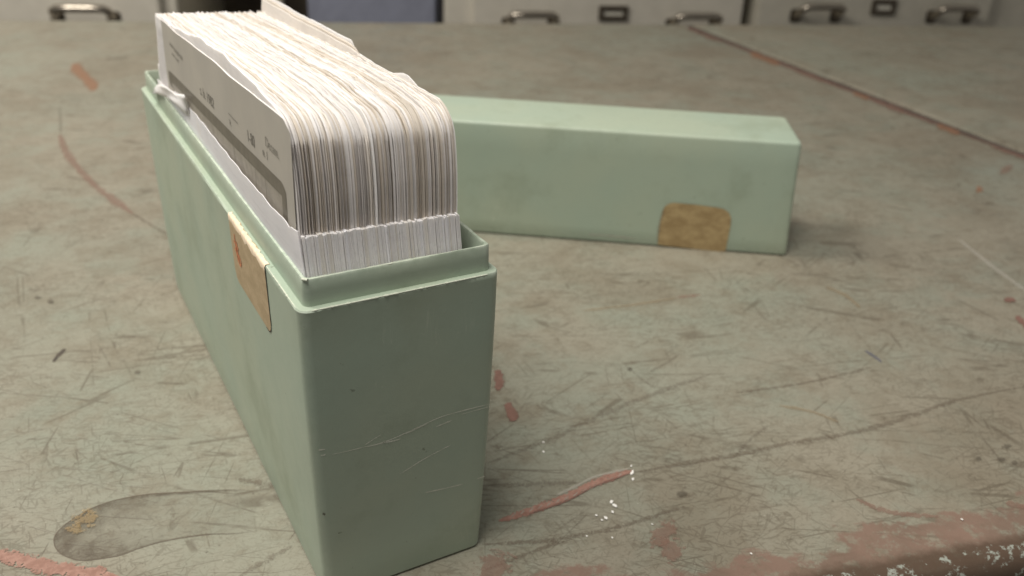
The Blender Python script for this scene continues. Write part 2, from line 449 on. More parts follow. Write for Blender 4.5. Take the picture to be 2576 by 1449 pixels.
ribbon('scratch', [(2176, 882), (2196, 894), (2218, 911)], 6, MK_BLUE, T)
ribbon('scratch', [(133, 910), (150, 890), (165, 878)], 9, MK_DARK, T)
ribbon('scratch', [(600, 1449), (660, 1415), (735, 1372)], 14, MK_FAINT, T)
ribbon('rub_mark', [(600, 1205), (640, 1213), (690, 1222)], 16, MK_BROWN, T)
ribbon('scratch', [(2154, 1255), (2234, 1287), (2361, 1300)], 11, MK_RED, T)
ribbon('scratch', [(2530, 1264), (2590, 1278)], 12, MK_RED, T)
ribbon('scratch', [(2080, 722), (2130, 745), (2165, 775)], 8, MK_YLINE, T)
ribbon('scratch', [(1960, 1020), (2040, 1035), (2110, 1062)], 6, MK_YLINE, T)
ribbon('scratch', [(330, 535), (380, 566), (425, 592)], 6, MK_BROWN, T)
ribbon('scratch', [(150, 270), (152, 305), (152, 335)], 9, MK_FAINT, T)
ribbon('scratch', [(250, 872), (272, 910), (278, 925)], 5, MK_FAINT, T)
ribbon('scratch', [(1560, 905), (1610, 950), (1650, 978)], 4, MK_FAINT, T)
ribbon('primer_scrape', [(182, 162), (213, 194), (243, 224)], 26, MK_ORANGE, T)
ribbon('primer_scrape', [(150, 338), (168, 385), (205, 432), (255, 480), (335, 538)], 17, MK_RED, T)
ribbon('primer_scrape', [(265, 148), (300, 146), (325, 142)], 9, MK_FAINT, T)
ribbon('primer_gouge', [(1255, 1310), (1340, 1283), (1420, 1252), (1500, 1212), (1592, 1184)], 18, MK_PINK, T, wob=.2)
ribbon('gouge_lip', [(1400, 1246), (1450, 1222), (1500, 1198), (1585, 1178)], 6, MK_PALE, T)
for k in range(13):
    a = .12 + k * .066; gx_, gy_ = lerp(1255, 1592, a), lerp(1310, 1184, a) + 10 * math.sin(a * 3.1)
    ribbon('gouge_lip', [(gx_ + 2, gy_ - 8), (gx_ - 9, gy_ + 2)], random.uniform(2.5, 4.5), MK_PALE, T, n=6)
ribbon('gouge_groove', [(1330, 1292), (1420, 1262), (1500, 1221), (1580, 1192)], 4, MK_RUST, T)
ribbon('primer_gouge', [(-30, 1388), (60, 1410), (150, 1432), (300, 1455)], 36, MK_PINK, T, wob=.15)
ribbon('paint_chip', [(1250, 930), (1256, 955), (1252, 982)], 22, MK_RUST, T)
ribbon('paint_chip', [(1276, 1013), (1285, 1035), (1297, 1058)], 24, MK_RUST, T)
ribbon('paint_chip', [(2556, 795), (2585, 822)], 14, MK_RUST, T)
blob('paint_chip', 2540, 754, 16, 7, MK_RUST, T)
blob('paint_chip', 2530, 426, 18, 9, MK_RED, T, -.5)
blob('paint_chip', 2463, 476, 9, 11, MK_ORANGE, T)
blob('primer_patch', 1668, 1345, 40, 26, MK_RED, T, -.8)
blob('primer_patch', 1688, 1385, 30, 34, MK_RED, T, -.9)
blob('primer_patch', 1240, 1425, 52, 34, MK_RED, T, -.3)
for x, y, a, b_ in ((95, 748, 11, 5), (127, 758, 11, 7), (346, 936, 10, 5), (1716, 1243, 15, 9), (2533, 1122, 13, 7), (2460, 1153, 10, 7), (2520, 1155, 11, 7), (2552, 1162, 10, 7), (1585, 928, 9, 5), (720, 1092, 12, 6)):
    blob('dark_spot', x, y, a, b_, MK_SPOT, T)
for x, y, a, b_ in ((1590, 1188, 5, 10), (1592, 1205, 4, 5), (1588, 1172, 3, 4), (1546, 1271, 10, 6), (1538, 1262, 5, 8), (1541, 1287, 5, 5), (1524, 1302, 7, 5), (1514, 1308, 4, 3), (1500, 1296, 4, 3),
                    (1367, 1112, 4, 3), (1367, 1136, 4, 3), (1476, 1348, 4, 3), (1540, 1352, 3, 3), (1890, 1392, 5, 3), (1640, 1318, 4, 2), (2420, 1306, 5, 3)):
    blob('painted_glint', x, y, a * .8, b_ * .65, MK_GLINT, T, .5)  # glints off bare metal, painted as small white spots
# dried drip
px = [(2080, 590), (1800, 570), (1400, 590), (1150, 605), (900, 650), (720, 710), (560, 800), (460, 880), (415, 950), (430, 1030), (500, 1090), (640, 1125), (820, 1105), (950, 1080), (1080, 1030), (1300, 970), (1600, 925), (1800, 920), (2000, 900)]
px = [(x * .3247, 1045.5 + y * .3247) for x, y in px]
ol = catmull(px, 76); mid_ = [lerp(px[0][0], px[-1][0], .5), 1290]
ver, fa, fdv = [], [], []
NR = (0, .05, .12, .3, .6, 1.0)
axis0, axis1 = (215, 1345), (640, 1290)
for i, c in enumerate(ol):
    tt = max(0, min(1, (c[0] - axis0[0]) / (axis1[0] - axis0[0])))
    ax = (lerp(axis0[0], axis1[0], tt), lerp(axis0[1], axis1[1], tt))
    endfade = max(0, min(1, (690 - c[0]) / 160))
    for k in NR:
        ver.append(tab(lerp(c[0], ax[0], k), lerp(c[1], ax[1], k), .00006)); fdv.append((1 - k * 3 if k < .12 else (1 - k * .6) * .95 * max(0, 1 - tt * 1.15) ** 1.3) * endfade)
m_ = len(NR)
for i in range(len(ol) - 1):
    for k in range(m_ - 1): fa.append((i * m_ + k, i * m_ + k + 1, (i + 1) * m_ + k + 1, (i + 1) * m_ + k))
obj('dried_drip', ver, fa, DRIP, T, fade=fdv)
blob('ochre_stain', 218, 1303, 34, 27, MK_YELLOW, T, -.5)
blob('ochre_stain', 192, 1330, 30, 13, MK_YELLOW, T)
# rust along the seam
dn = (323 / 900., -840 / 900.)
sm = lambda a, o: (lerp(1735, 2600, a) + dn[0] * o, lerp(62, 395, a) + dn[1] * o)
ribbon('seam_rust', [sm(k / 8, -7) for k in range(9)], 11, MK_RUST, T, taper=False, wob=.5, n=60)
ribbon('seam_dark_line', [sm(k / 8, -4) for k in range(9)], 8, MK_DARK, T, taper=False, wob=.4, n=60)  # continuous dark line laid along the seam
for i in range(7):
    a = i / 7 + random.uniform(0, .06); ribbon('seam_rust', [sm(a, -12), sm(a + random.uniform(.03, .09), -12)], random.uniform(8, 16), MK_ORANGE if i % 2 else MK_RED, T)

# ------------------------------------------------------------------ green box
W, L, H, HL, INS, DR = 37.63, 156.03, 66.2, 4.92, 1.4, 1.61
def rrect(x0, x1, y0, y1, r, nc=5, nx=14, ny=40):
    pts = []
    cs = [(x1 - r, y0 + r, -90), (x1 - r, y1 - r, 0), (x0 + r, y1 - r, 90), (x0 + r, y0 + r, 180)]
    for q, (cx, cy, a0) in enumerate(cs):
        for k in range(nc + 1):
            a = math.radians(a0 + 90 * k / nc); pts.append((cx + r * math.cos(a), cy + r * math.sin(a)))
        n2 = ny if q % 2 == 0 else nx
        nxt = cs[(q + 1) % 4]; a = math.radians(nxt[2]); e = (nxt[0] + r * math.cos(a), nxt[1] + r * math.sin(a)); s = pts[-1]
        for k in range(1, n2): pts.append((lerp(s[0], e[0], k / n2), lerp(s[1], e[1], k / n2)))
    return pts
def loft(name, rings, mat, parent, cap0=False, cap1=False, rev=False, smooth=math.radians(35)):
    # rings: list of (points2d, z or list of z) in millimetres
    verts, faces = [], []; n = len(rings[0][0])
    for pts, z in rings:
        for i, p in enumerate(pts): verts.append((p[0] * MM, p[1] * MM, (z[i] if isinstance(z, list) else z) * MM))
    for r in range(len(rings) - 1):
        for i in range(n):
            j = (i + 1) % n; q = (r * n + i, r * n + j, (r + 1) * n + j, (r + 1) * n + i)
            faces.append(q[::-1] if rev else q)
    if cap0: faces.append(tuple(reversed(range(n))))
    if cap1: faces.append(tuple(range((len(rings) - 1) * n, len(rings) * n)))
    return obj(name, verts, faces, mat, parent, smooth=smooth)
gb = empty('card_box', (W / 2 * MM, L / 2 * MM, 0), 'pale green plastic card box packed with white microfiche sleeves', 'box')
def jit(n, seed, a):
    r = random.Random(seed); v = [0.0] * n; k = 0.0
    for i in range(n):
        k = k * .55 + r.uniform(-1, 1) * a; v[i] = k
        if r.random() < .05: v[i] += r.choice((-1, 1)) * a * 1.6
    return v
def ring(ins, r, wob=0.0, seed=0):
    pts = rrect(ins, W - ins, ins, L - ins, r)
    if wob:
        j = jit(len(pts), seed, wob)
        cx, cy = W / 2, L / 2
        pts = [(p[0] + (j[i] if abs(p[0] - cx) > W / 2 - 3 else 0) * (1 if p[0] > cx else -1), p[1] + (j[i] if abs(p[1] - cy) > L / 2 - 3 else 0) * (1 if p[1] > cy else -1)) for i, p in enumerate(pts)]
    return pts
NP = len(ring(0, 2))
def wz(z, seed, a): return [z + d for d in jit(NP, seed, a)]
rc = 2.0
body = [(ring(DR + 1.3, rc), 0.0), (ring(DR + 1.2, rc), .35), (ring(DR + .3, rc), .42), (ring(DR + .05, rc), .6), (ring(DR, rc), .9)]
for k in range(1, 8):
    t = k / 8; body.append((ring(DR * (1 - t) - .22 * math.sin(math.pi * t), rc), .7 + (H - 2.2) * t))
body += [(ring(.05, rc), H - 1.2), (ring(.0, rc, .035, 3), wz(H - .35, 4, .03)), (ring(.22, rc - .15, .05, 5), wz(H - .05, 6, .05)), (ring(.55, rc - .3), H), (ring(INS + .3, 1.2), H - .05)]
obj_body = loft('body', body, GREEN, gb, cap0=True)
collar = [(ring(INS, 1.3), H - 1.0), (ring(INS, 1.3), H + .25), (ring(INS + .02, 1.3), H + 2.5), (ring(INS + .06, 1.3, .02, 8), wz(H + HL - .35, 9, .03)),
          (ring(INS + .25, 1.2, .03, 10), wz(H + HL, 11, .05)), (ring(INS + .75, .9, .03, 12), wz(H + HL - .02, 13, .05)), (ring(INS + 1.0, .8), H + HL - .4),
          (ring(INS + 1.1, .8), H - 3), (ring(DR + 1.8, .8), 1.6)]
loft('collar', collar, GREEN, gb, cap1=True)
# pale ragged burr of flash along the ledge
def burr(path, r0, r1, seed):
    r = random.Random(seed); vs, fs = [], []; n = 6; k = 0.0
    for i, (x, y, z) in enumerate(path):
        k = .5 * k + r.uniform(0, 1) * .5; rad = r0 + (r1 - r0) * k * (1.9 if r.random() < .12 else 1)
        d = Vector(path[min(len(path) - 1, i + 1)]) - Vector(path[max(0, i - 1)]); d.normalize(); u = d.cross(Vector((0, 0, 1))).normalized(); w_ = Vector((0, 0, 1))
        for q in range(n):
            a = q / n * 2 * math.pi; vs.append((Vector((x, y, z)) + u * math.cos(a) * rad + w_ * math.sin(a) * rad * .8) * MM)
        if i:
            for q in range(n): fs.append(((i - 1) * n + q, (i - 1) * n + (q + 1) % n, i * n + (q + 1) % n, i * n + q))
    obj('burr', vs, fs, GREEN_EDGE, gb, smooth=True)
burr([(2.2 + k * .35, .12, H - .12) for k in range(94)], .04, .24, 3)
burr([(.18, 2.2 + k * .4, H - .08) for k in range(44)], .03, .20, 4)
burr([(2.4 + k * .5, INS + .35, H + HL - .05) for k in range(66)], .03, .13, 5)
burr([(INS + .2 + .12 * k, INS + .75 - .12 * k, H + HL) for k in range(7)], .2, .42, 6)

# outer wall planes (drafted)
def wall_x(y, z, off=0.0):        # left wall, millimetres
    t = max(0, min(1, (z - .7) / (H - .7)))
    return DR * (1 - t) - .22 * math.sin(math.pi * t) - off
def front_pt(x, y, off=.06):
    d = CAM; p = on_plane(x, y, (0, DR * MM, 0), Vector((0, H, DR)).normalized())
    z = p.z / MM
    return Vector((p.x, (wall_x(0, z) - off) * MM, p.z))
fsc = lambda pts: [((860 + a / 2.2886) * .8364, (1100 + b / 2.2886) * .8364) for a, b in pts]
for pts, wd in [([(520, 556), (660, 525), (860, 440), (1050, 352), (1230, 300), (1400, 258)], 2.6), ([(540, 540), (600, 500), (650, 470)], 2), ([(660, 527), (720, 515), (785, 498)], 3.4), ([(820, 465), (890, 430), (965, 395)], 2.6),
                ([(1030, 415), (1140, 370)], 2.6), ([(780, 742), (950, 635), (1130, 540)], 2.2), ([(950, 870), (1080, 842), (1215, 810)], 2.4), ([(1310, 775), (1365, 756)], 2.4), ([(220, 575), (266, 570)], 4), ([(235, 612), (270, 607)], 3), ([(310, 605), (420, 582), (540, 552)], 1.6), ([(1200, 330), (1400, 275)], 1.6)]:
    ribbon('scratch', fsc(pts), wd, MK_SCUFF, gb, proj=front_pt, wob=.5)
ribbon('scratch', fsc([(250, 1010), (268, 1022)]), 5, MK_DARK, gb, proj=front_pt)
# paper label on the long side, folded over the ledge
def label_side():
    y0, y1, zb = 20.0, 47.3, 51.4; r = 2.6; N = 14
    prof = []
    cols = [y0 + (y1 - y0) * i / 30 for i in range(31)]
    verts, faces = [], []
    nz = noise1(77)
    for i, y in enumerate(cols):
        e = min(y - y0, y1 - y); b = zb + (r - math.sqrt(max(0, r * r - (r - min(r, e)) ** 2)))
        for k in range(9):
            z = lerp(b, H - .35, k / 8); verts.append((wall_x(y, z, .09) * MM, y * MM, z * MM))
        verts.append(((.16 - .05) * MM, y * MM, (H + .06) * MM))
        verts.append(((.75 + .25 * nz(y * .5)) * MM, y * MM, (H + .07) * MM))
    m = 11
    for i in range(30):
        for k in range(m - 1): faces.append((i * m + k, (i + 1) * m + k, (i + 1) * m + k + 1, i * m + k + 1))
    o = obj('label', verts, faces, LABEL, gb, smooth=True); o['label'] = 'aged tan paper label with faded red writing'
    # pale worn fold
    vs, fs = [], []
    for i, y in enumerate(cols):
        a = .5 * nz(y * .8 + 2)
        vs += [(wall_x(y, H - 1.3 - a, .12) * MM, y * MM, (H - 1.3 - a) * MM), (wall_x(y, H - .4, .14) * MM, y * MM, (H - .4) * MM), (.09 * MM, y * MM, (H + .09) * MM), ((.7 + .3 * nz(y * 1.7)) * MM, y * MM, (H + .10) * MM)]
        if i:
            for k in range(3): fs.append(((i - 1) * 4 + k, i * 4 + k, i * 4 + k + 1, (i - 1) * 4 + k + 1))
    obj('fold', vs, fs, LABEL_FOLD, o, smooth=True)
    # grimy near edge
    vs, fs = [], []
    path = [(y0, H - .4 - 12.0 * k / 12) for k in range(13)] + [(y0 + r - r * math.cos(a), zb + r - r * math.sin(a)) for a in [k / 6 * math.pi / 2 for k in range(7)]] + [(y0 + r + 1.4, zb)]
    for i, (y, z) in enumerate(path):
        wdt = .10 + .05 * nz(i * 1.3)
        vs += [(wall_x(y, z, .13) * MM, (y - wdt) * MM, (z - (wdt if i > 14 else 0)) * MM), (wall_x(y, z, .14) * MM, (y + wdt) * MM, (z + (wdt if i > 14 else 0)) * MM)]
        if i: fs.append((2 * i - 2, 2 * i - 1, 2 * i + 1, 2 * i))
    obj('dirty_edge', vs, fs, LABEL_EDGE, o)
    # handwritten red strokes
    for st in ([(43.5, 63), (43.2, 60.5), (43.0, 58)], [(42, 62), (42, 59.5), (41.6, 57.5)], [(44.6, 61.2), (42.8, 60.8), (41, 60.6)], [(44.4, 59.6), (42.8, 59.1), (40.8, 59.0)], [(43, 58), (41, 57), (40, 58.2), (41.5, 59)]):
        C = catmull(st, 10); vs, fs = [], []
        for i, (y, z) in enumerate(C):
            a = C[max(0, i - 1)]; b_ = C[min(len(C) - 1, i + 1)]; dx, dz = b_[0] - a[0], b_[1] - a[1]; ln = math.hypot(dx, dz) or 1
            for s in (-1, 1):
                yy, zz = y - dz / ln * .3 * s, z + dx / ln * .3 * s; vs.append((wall_x(yy, zz, .16 + .004 * len(st)) * MM, yy * MM, zz * MM))
            if i: fs.append((2 * i - 2, 2 * i - 1, 2 * i + 1, 2 * i))
        obj('handwriting', vs, fs, REDINK, o)
label_side()

# ------------------------------------------------------------------ lid
LX, LY, LYAW, LH, LD = 209.22, 85.43, -0.6119, 43.61, 1.66
lid = empty('box_lid', (0, 0, 0), 'pale green plastic box lid lying mouth down behind the box, brown sticker on it', 'lid')
def lring(ins, r):   # lid local: u along length (0 right .. -L left), v depth 0..W
    return [(p[1] - L, p[0]) for p in reversed(rrect(ins, W - ins, ins, L - ins, r, ny=30, nx=10))]
cl, sl = math.cos(LYAW), math.sin(LYAW)
def lw(pts): return [(LX + cl * u - sl * v, LY + sl * u + cl * v) for u, v in pts]
def lz(z): return LD * z / LH
lr = [(lw(lring(1.3, 1.0)), .05), (lw(lring(1.2, 1.0)), .0), (lw(lring(1.0, 1.2)), .5), (lw(lring(.15, 1.6)), .6), (lw(lring(.02, 1.7)), .9)]
for z in (6, 14, 24, 34, LH - 1.3): lr.append((lw(lring(lz(z) + .12 * math.sin(math.pi * z / LH), 1.7)), z))
for a in (20, 40, 60, 80, 90):
    a = math.radians(a); lr.append((lw(lring(LD + 1.3 * (1 - math.cos(a)), max(.4, 1.7 - 1.0 * (1 - math.cos(a))))), LH - 1.3 + 1.3 * math.sin(a)))
lid.location = (LX * MM, LY * MM, 0)
loft('shell', lr, GREEN, lid, cap1=True)
li = [(lw(lring(1.3, 1.0)), .05), (lw(lring(1.3 + LD, 1.0)), LH - 1.6)]
loft('inner_shell', li, GREEN, lid, cap1=True, rev=False)
# brown sticker, cut off at the mouth
lidn = Vector((sl, -cl, LD / LH)).normalized()
lp0 = Vector((LX, LY, 0)) * MM
sp = [((1300 + a / 2.1467) * .8364, (240 + b / 2.1467) * .8364) for a, b in [(1455, 1062), (1475, 900), (1485, 850), (1502, 818), (1530, 800), (1560, 794), (1700, 806), (1850, 826), (1890, 838), (1918, 862), (1930, 895), (1926, 940), (1895, 1100), (1888, 1108), (1840, 1109), (1700, 1092), (1500, 1070)]]
vs = [on_plane(x, y, lp0 + lidn * .00022, lidn) for x, y in sp]
c0 = sum(vs, Vector()) / len(vs)
obj('label', vs + [c0], [(i, (i + 1) % len(vs), len(vs)) for i in range(len(vs))], LABEL_LID, lid)['label'] = 'brown paper sticker with rounded corners'
for pts, wd, mt in [([(1655, 612), (1658, 570), (1672, 525)], 5, MK_YLINE), ([(1480, 590), (1520, 592), (1600, 600)], 4, MK_PALE)]:
    ribbon('scuff', pts, wd, mt, lid, proj=lambda x, y: on_plane(x, y, lp0 + lidn * .00026, lidn))

# ------------------------------------------------------------------ microfiche sleeves
X0, X1 = 2.75, 31.2
def y_front(z, zt, rr, base):
    y = base + (0 if z < 77 else 2.9 * ((z - 77) / 18) ** 2.4)
    if z > zt - rr:
        d = min(1.0, (z - (zt - rr)) / rr); y += rr * (1 - math.sqrt(max(0, 1 - d * d))) * 1.25
    return y
def warp(x, y, z):
    k = max(0, (z - 80) / 16)
    e = max(0, min(1, (y - 10) / 20))
    return .6 * k * e * (.36 * math.sin(y * .11 + x * .22) + .20 * math.sin(y * .24 - x * .4 + 1.0) + .05 * math.sin(y * .6 + x * .9)) + max(0, z - 76) * .012
xs = []; x = X0; r = random.Random(11)
while x < X1:
    pt = r.choice((.22, .25, .28, .32, .36, .42, .52)); xs.append((x, pt)); x += pt
NC = len(xs)
base_label = 'plain white microfiche sleeve standing tightly packed in the green box'
BUMP = noise1(21)
wide = min(range(NC), key=lambda i: abs(xs[i][0] - 15.8))
for i, (x, pt) in enumerate(xs):
    rr_ = random.Random(100 + i); s = (x - X0) / (X1 - X0)
    first, last = i == 0, i == NC - 1
    lab, grp = base_label, 'microfiche sleeves packed in the box'
    if first: lab, grp = 'outermost sleeve holding grey film with dark band and printed date, torn pocket edge', None
    elif i == wide: lab, grp = 'bright white sleeve sticking out beyond its neighbours at the rounded corner', None
    elif last: lab, grp = 'end sleeve on the open side with a stepped torn top edge', None
    yb = 134.5 + rr_.uniform(-.8, .8)
    t = empty('microfiche_sleeve', (x * MM, 70 * MM, 1.7 * MM), lab, 'card', grp)
    # ---- pocket: lower paper slab with a ragged mouth
    yf = 2.55 + rr_.uniform(-.06, .06); nz = noise1(500 + i); mouth = 77.1 - .5 * s + rr_.uniform(-.14, .14)
    n = 40; vs, fs = [], []; hw = pt * .499
    for k in range(n + 1):
        tt = 0 if k == 0 else (.0024 if k == 1 else (k / n) ** 1.5); y = lerp(yf, yb, tt); z = mouth + .13 * nz(y * .6 + i)
        if first:
            z = lerp(78.2, 75.5, tt) + .35 * nz(y * .5) + (-2.2 if y > 112 else 0)
            hx = (-.9 * math.sin(min(1, y / 8) * math.pi / 2) * (.6 + .4 * math.sin(y * .05)))
        else: hx = 0
        for zz in (1.7, 66.0, z):
            yz = y + max(0, zz - 66) * .2 * max(0, 1 - k / 6)
            lean = hx * (zz - 60) / 17 if zz > 60 else 0
            fr = pt if k == 0 else 0
            vs += [((x - hw + fr * .86 + lean) * MM, yz * MM, zz * MM), ((x + hw - fr * .03) * MM if not first else (x - hw + .16 + lean) * MM, yz * MM, zz * MM)]
        if k:
            a, b_ = (k - 1) * 6, k * 6
            fs += [(a, a + 2, b_ + 2, b_), (a + 2, a + 4, b_ + 4, b_ + 2), (a + 1, b_ + 1, b_ + 3, a + 3), (a + 3, b_ + 3, b_ + 5, a + 5), (a + 4, a + 5, b_ + 5, b_ + 4)]
    e = n * 6
    fs += [(0, 1, 3, 2), (2, 3, 5, 4), (e, e + 2, e + 3, e + 1), (e + 2, e + 4, e + 5, e + 3)]
    po = obj('pocket', vs, fs, POCKET[rr_.choice((0, 0, 0, 1, 2))] if not first else POCKET[2], t)
    if first: po['label'] = 'white paper pocket with torn wavy mouth'
    # ---- insert: the upright sheet that shows above the pocket
    zt0 = lerp(97.7, 96.6, s) + rr_.uniform(-.3, .3); rad = rr_.uniform(3.6, 5.0) ; nz2 = noise1(900 + i // 3)
    if first: zt0 = 96.0; rad = 2.2
    basey = 5.5 + rr_.uniform(-.10, .10)
    if i == wide: basey = 4.9; zt0 += .3
    clump = random.Random(40 + i // 4).random()
    thin = min(pt * rr_.choice((.15, .22, .3, .45) if clump < (.55 if s < .45 else .25) else (.5, .96, .98, .98)), .36)
    if i == wide: thin = pt * 1.0
    edgeY = rr_.choice((.0008, .0014, .002, .0026)); rows = [62, 76, 79, 84, 88, 89.5, 91] ; nt = 10
    vs, fs = [], []; n = 44; nr = len(rows) + nt
    tallk = NC - 1 - i
    def zt_at(y, zt0=zt0, nz2=nz2, nz=nz, i=i, first=first, tallk=tallk):
        z = zt0 - (.033 if first else .043) * y + (.25 * nz2(y * .22 + i * .3) + .12 * nz(y * .9)) * (0 if first else 1)
        if not first: z -= 2.4 * max(0, 1 - (y - 6) / 32) ** 1.5
        if i in (1, 2, 3): z += (2.3, 1.7, .9)[i - 1] * math.sin(max(0, min(1, (y - 18) / 90)) * math.pi) * (.8 + .2 * math.sin(y * .25 + i))
        if tallk < 3:
            st = lambda a: max(0, min(1, (y - a) / 3 + .5))
            z = 95.4 - .01 * y + 1.9 * st(60 - 2 * tallk) * (1 - .35 * tallk) + (1.0 * st(26) * (1 - st(33)) if tallk == 0 else 0) + .1 * nz(y * .9)
        return z
    for rw in range(nr):
        for k in range(n + 1):
            tt = 0 if k == 0 else (edgeY if k == 1 else (k / n) ** 1.25)
            ztm = zt_at(lerp(14, yb, tt))
            if rw < len(rows): z = min(rows[rw], ztm - .5); z = rows[rw] - max(0, (rows[rw] - 84) * (97 - min(97, ztm)) / 13)
            else:
                q = (rw - len(rows) + 1) / nt; z93 = 91 - (7 * (97 - min(97, ztm)) / 13); z = z93 + (ztm - z93) * math.sin(q * math.pi / 2)
            ya = y_front(z, ztm + .02, rad, basey)
            back = yb - .3 - max(0, (z - 74)) * .35
            y = lerp(ya, back, tt)
            top = max(0, min(1, (z - (ztm - 3.7)) / .9)); near = max(0, 1 - (y - ya) / 6)
            hwid = .5 * lerp(thin, pt * 1.02, top ** .7 * (1 - .12 * near))
            if rw == nr - 1: hwid *= .55
            wx = x + warp(x, y, z)
            vs += [((wx - hwid * (-.72 if k == 0 else 1)) * MM, y * MM, z * MM), ((wx + hwid) * MM, y * MM, z * MM)]
    m2 = 2 * (n + 1)
    for rw in range(nr - 1):
        for k in range(n):
            a = rw * m2 + 2 * k; b_ = a + m2
            fs += [(a, b_, b_ + 2, a + 2), (a + 1, a + 3, b_ + 3, b_ + 1)]
        a = rw * m2; fs.append((a, a + 1, a + m2 + 1, a + m2)); a = rw * m2 + 2 * n; fs.append((a, a + m2, a + m2 + 1, a + 1))
    for k in range(n):
        a = (nr - 1) * m2 + 2 * k; fs.append((a, a + 1, a + 3, a + 2))
    mi = rr_.choices((0, 1, 2, 3), (5, 4, 3, 2))[0]
    if s < .35 and rr_.random() < .35: mi = 2
    if i == wide or last: mi = 4
    if i in (1, 2): mi = 0
    mt = PAPERS[mi]
    if tallk in (1, 2): t['label'] = 'tall sleeve beside the stepped end sleeve, standing above the rest'; t['group'] = 'tall sleeves beside the end sleeve'
    elif i in (1, 2): t['label'] = 'white sleeve just behind the printed film, its wavy top edge bulging upward'; t['group'] = 'wavy sleeves behind the printed film'
    elif mi < 4 and not first:
        cn = ('white', 'cream', 'tan', 'light grey')[mi]
        t['label'] = '%s paper sleeve packed upright among the others in the green box' % cn; t['group'] = cn + ' sleeves packed in the box'
    ins_o = obj('insert', vs, fs, mt, t, smooth=math.radians(50))
    if first:
        T0 = t; XF = x; ZT = zt_at; BY = basey

# ---- outermost sleeve: film with band and print
def film_pt(y, z, off):
    return Vector(((XF - .24 - off + warp(XF, y, z)) * MM, y * MM, z * MM))
def film_patch(name, y0, y1, zfun0, zfun1, mat, parent, off, n=30, m=6):
    vs, fs = [], []
    for i in range(n + 1):
        y = lerp(y0, y1, i / n)
        for k in range(m + 1): vs.append(film_pt(y, lerp(zfun0(y), zfun1(y), k / m), off))
    for i in range(n):
        for k in range(m):
            a = i * (m + 1) + k; fs.append((a, a + 1, a + m + 2, a + m + 1))
    return obj(name, vs, fs, mat, parent, smooth=True)
def ztop(y):
    e = max(0, min(1, (y - 6.4) / 2.4))
    return lerp(93, ZT(14) - .02, math.sqrt(1 - (1 - e) ** 2)) - .033 * (y - 10)
film = film_patch('film', 6.6, 119, lambda y: 72.0, lambda y: ztop(y), FILM, T0, .0)
zb = lambda y: 83.9 - .038 * (y - 12)
film_patch('dark_band', 14, 114, lambda y: zb(y) - 2.6, zb, BAND, film, .04)
film_patch('dark_band', 11.3, 14, lambda y: 74, lambda y: zb(y) - .25 * (14 - y) ** 1.6, BAND, film, .045, n=6)
film_patch('image_strip', 14.05, 112, lambda y: 73, lambda y: zb(y) - 2.65, BAND2, film, .03)
film_patch('dark_band', 112, 116, lambda y: 76, lambda y: zb(y) - .2, BAND, film, .05, n=4)
for y in (24, 31, 47, 66, 88): film_patch('frame_line', y, y + .35, lambda q: 74, lambda q: zb(q) - 2.7, INKF, film, .05, n=1)
def text_on(body, y_start, z, size, mat, stretch=1.0):
    cu = bpy.data.curves.new('t', 'FONT'); cu.body = body; cu.size = size
    to = bpy.data.objects.new('t', cu); sc.collection.objects.link(to)
    dg = bpy.context.evaluated_depsgraph_get(); me = bpy.data.meshes.new_from_object(to.evaluated_get(dg))
    vs = []
    for v_ in me.vertices:      # text runs from the far end towards the near end of the card
        y = y_start - v_.co.x * stretch; vs.append(film_pt(y, z + v_.co.y, .08))
    fs = [tuple(p.vertices) for p in me.polygons]
    bpy.data.objects.remove(to); bpy.data.curves.remove(cu); bpy.data.meshes.remove(me)
    o = obj('printed_text', vs, fs, mat, film); return o
text_on('n. 1', 24.5, 85.2, 2.3, INK, 1.0)
text_on('Decem.', 22.2, 87.6, 2.6, INKF, 1.0)
text_on('1-80', 35.0, 84.8, 3.2, INK, .9)
text_on('v.', 49.0, 83.9, 2.6, INK, 1.0)
text_on('s. b. 1982', 76, 83.4, 3.1, INK, 1.1)
film_patch('printed_rule', 41.5, 49, lambda y: 86.1, lambda y: 86.3, INKF, film, .08, n=3, m=1)
for y0_, y1_, z_, h_ in ((109, 104, 87.6, .7), (103, 97, 87.3, .9), (96.2, 93, 87.2, .8), (107, 103, 85.6, .5), (102, 98.5, 85.5, .5)):
    film_patch('faded_print', y1_, y0_, lambda y: z_, lambda y: z_ + h_, INKF, film, .08, n=2, m=1)

# crumpled torn flap at the far end of the outermost pocket
vs, fs = [], []; rr_ = random.Random(5); nu, nv = 16, 6
ctrl = [(384, 228), (392, 214), (408, 213), (425, 222), (438, 236), (452, 236), (468, 240)]
top = catmull(ctrl, 16); bot = catmull([(386, 232), (398, 238), (412, 244), (430, 250), (445, 262), (458, 280), (470, 292)], 16)
nu = min(len(top), len(bot)) - 1
for i in range(nu + 1):
    for k in range(nv + 1):
        px_ = lerp(top[i][0], bot[i][0], k / nv); py_ = lerp(top[i][1], bot[i][1], k / nv)
        p = on_plane(px_, py_, ((.6 + 1.2 * (i / nu)) * MM, 0, 0), (1, 0, 0)); p.x += rr_.uniform(-.25, .25) * MM + math.sin(i * .9 + k * .7) * .25 * MM
        vs.append(p)
for i in range(nu):
    for k in range(nv):
        a = i * (nv + 1) + k; fs.append((a, a + 1, a + nv + 2, a + nv + 1))
fo = obj('torn_flap', vs, fs, PAPERS[4], T0, smooth=True)
md = fo.modifiers.new('s', 'SOLIDIFY'); md.thickness = .00018

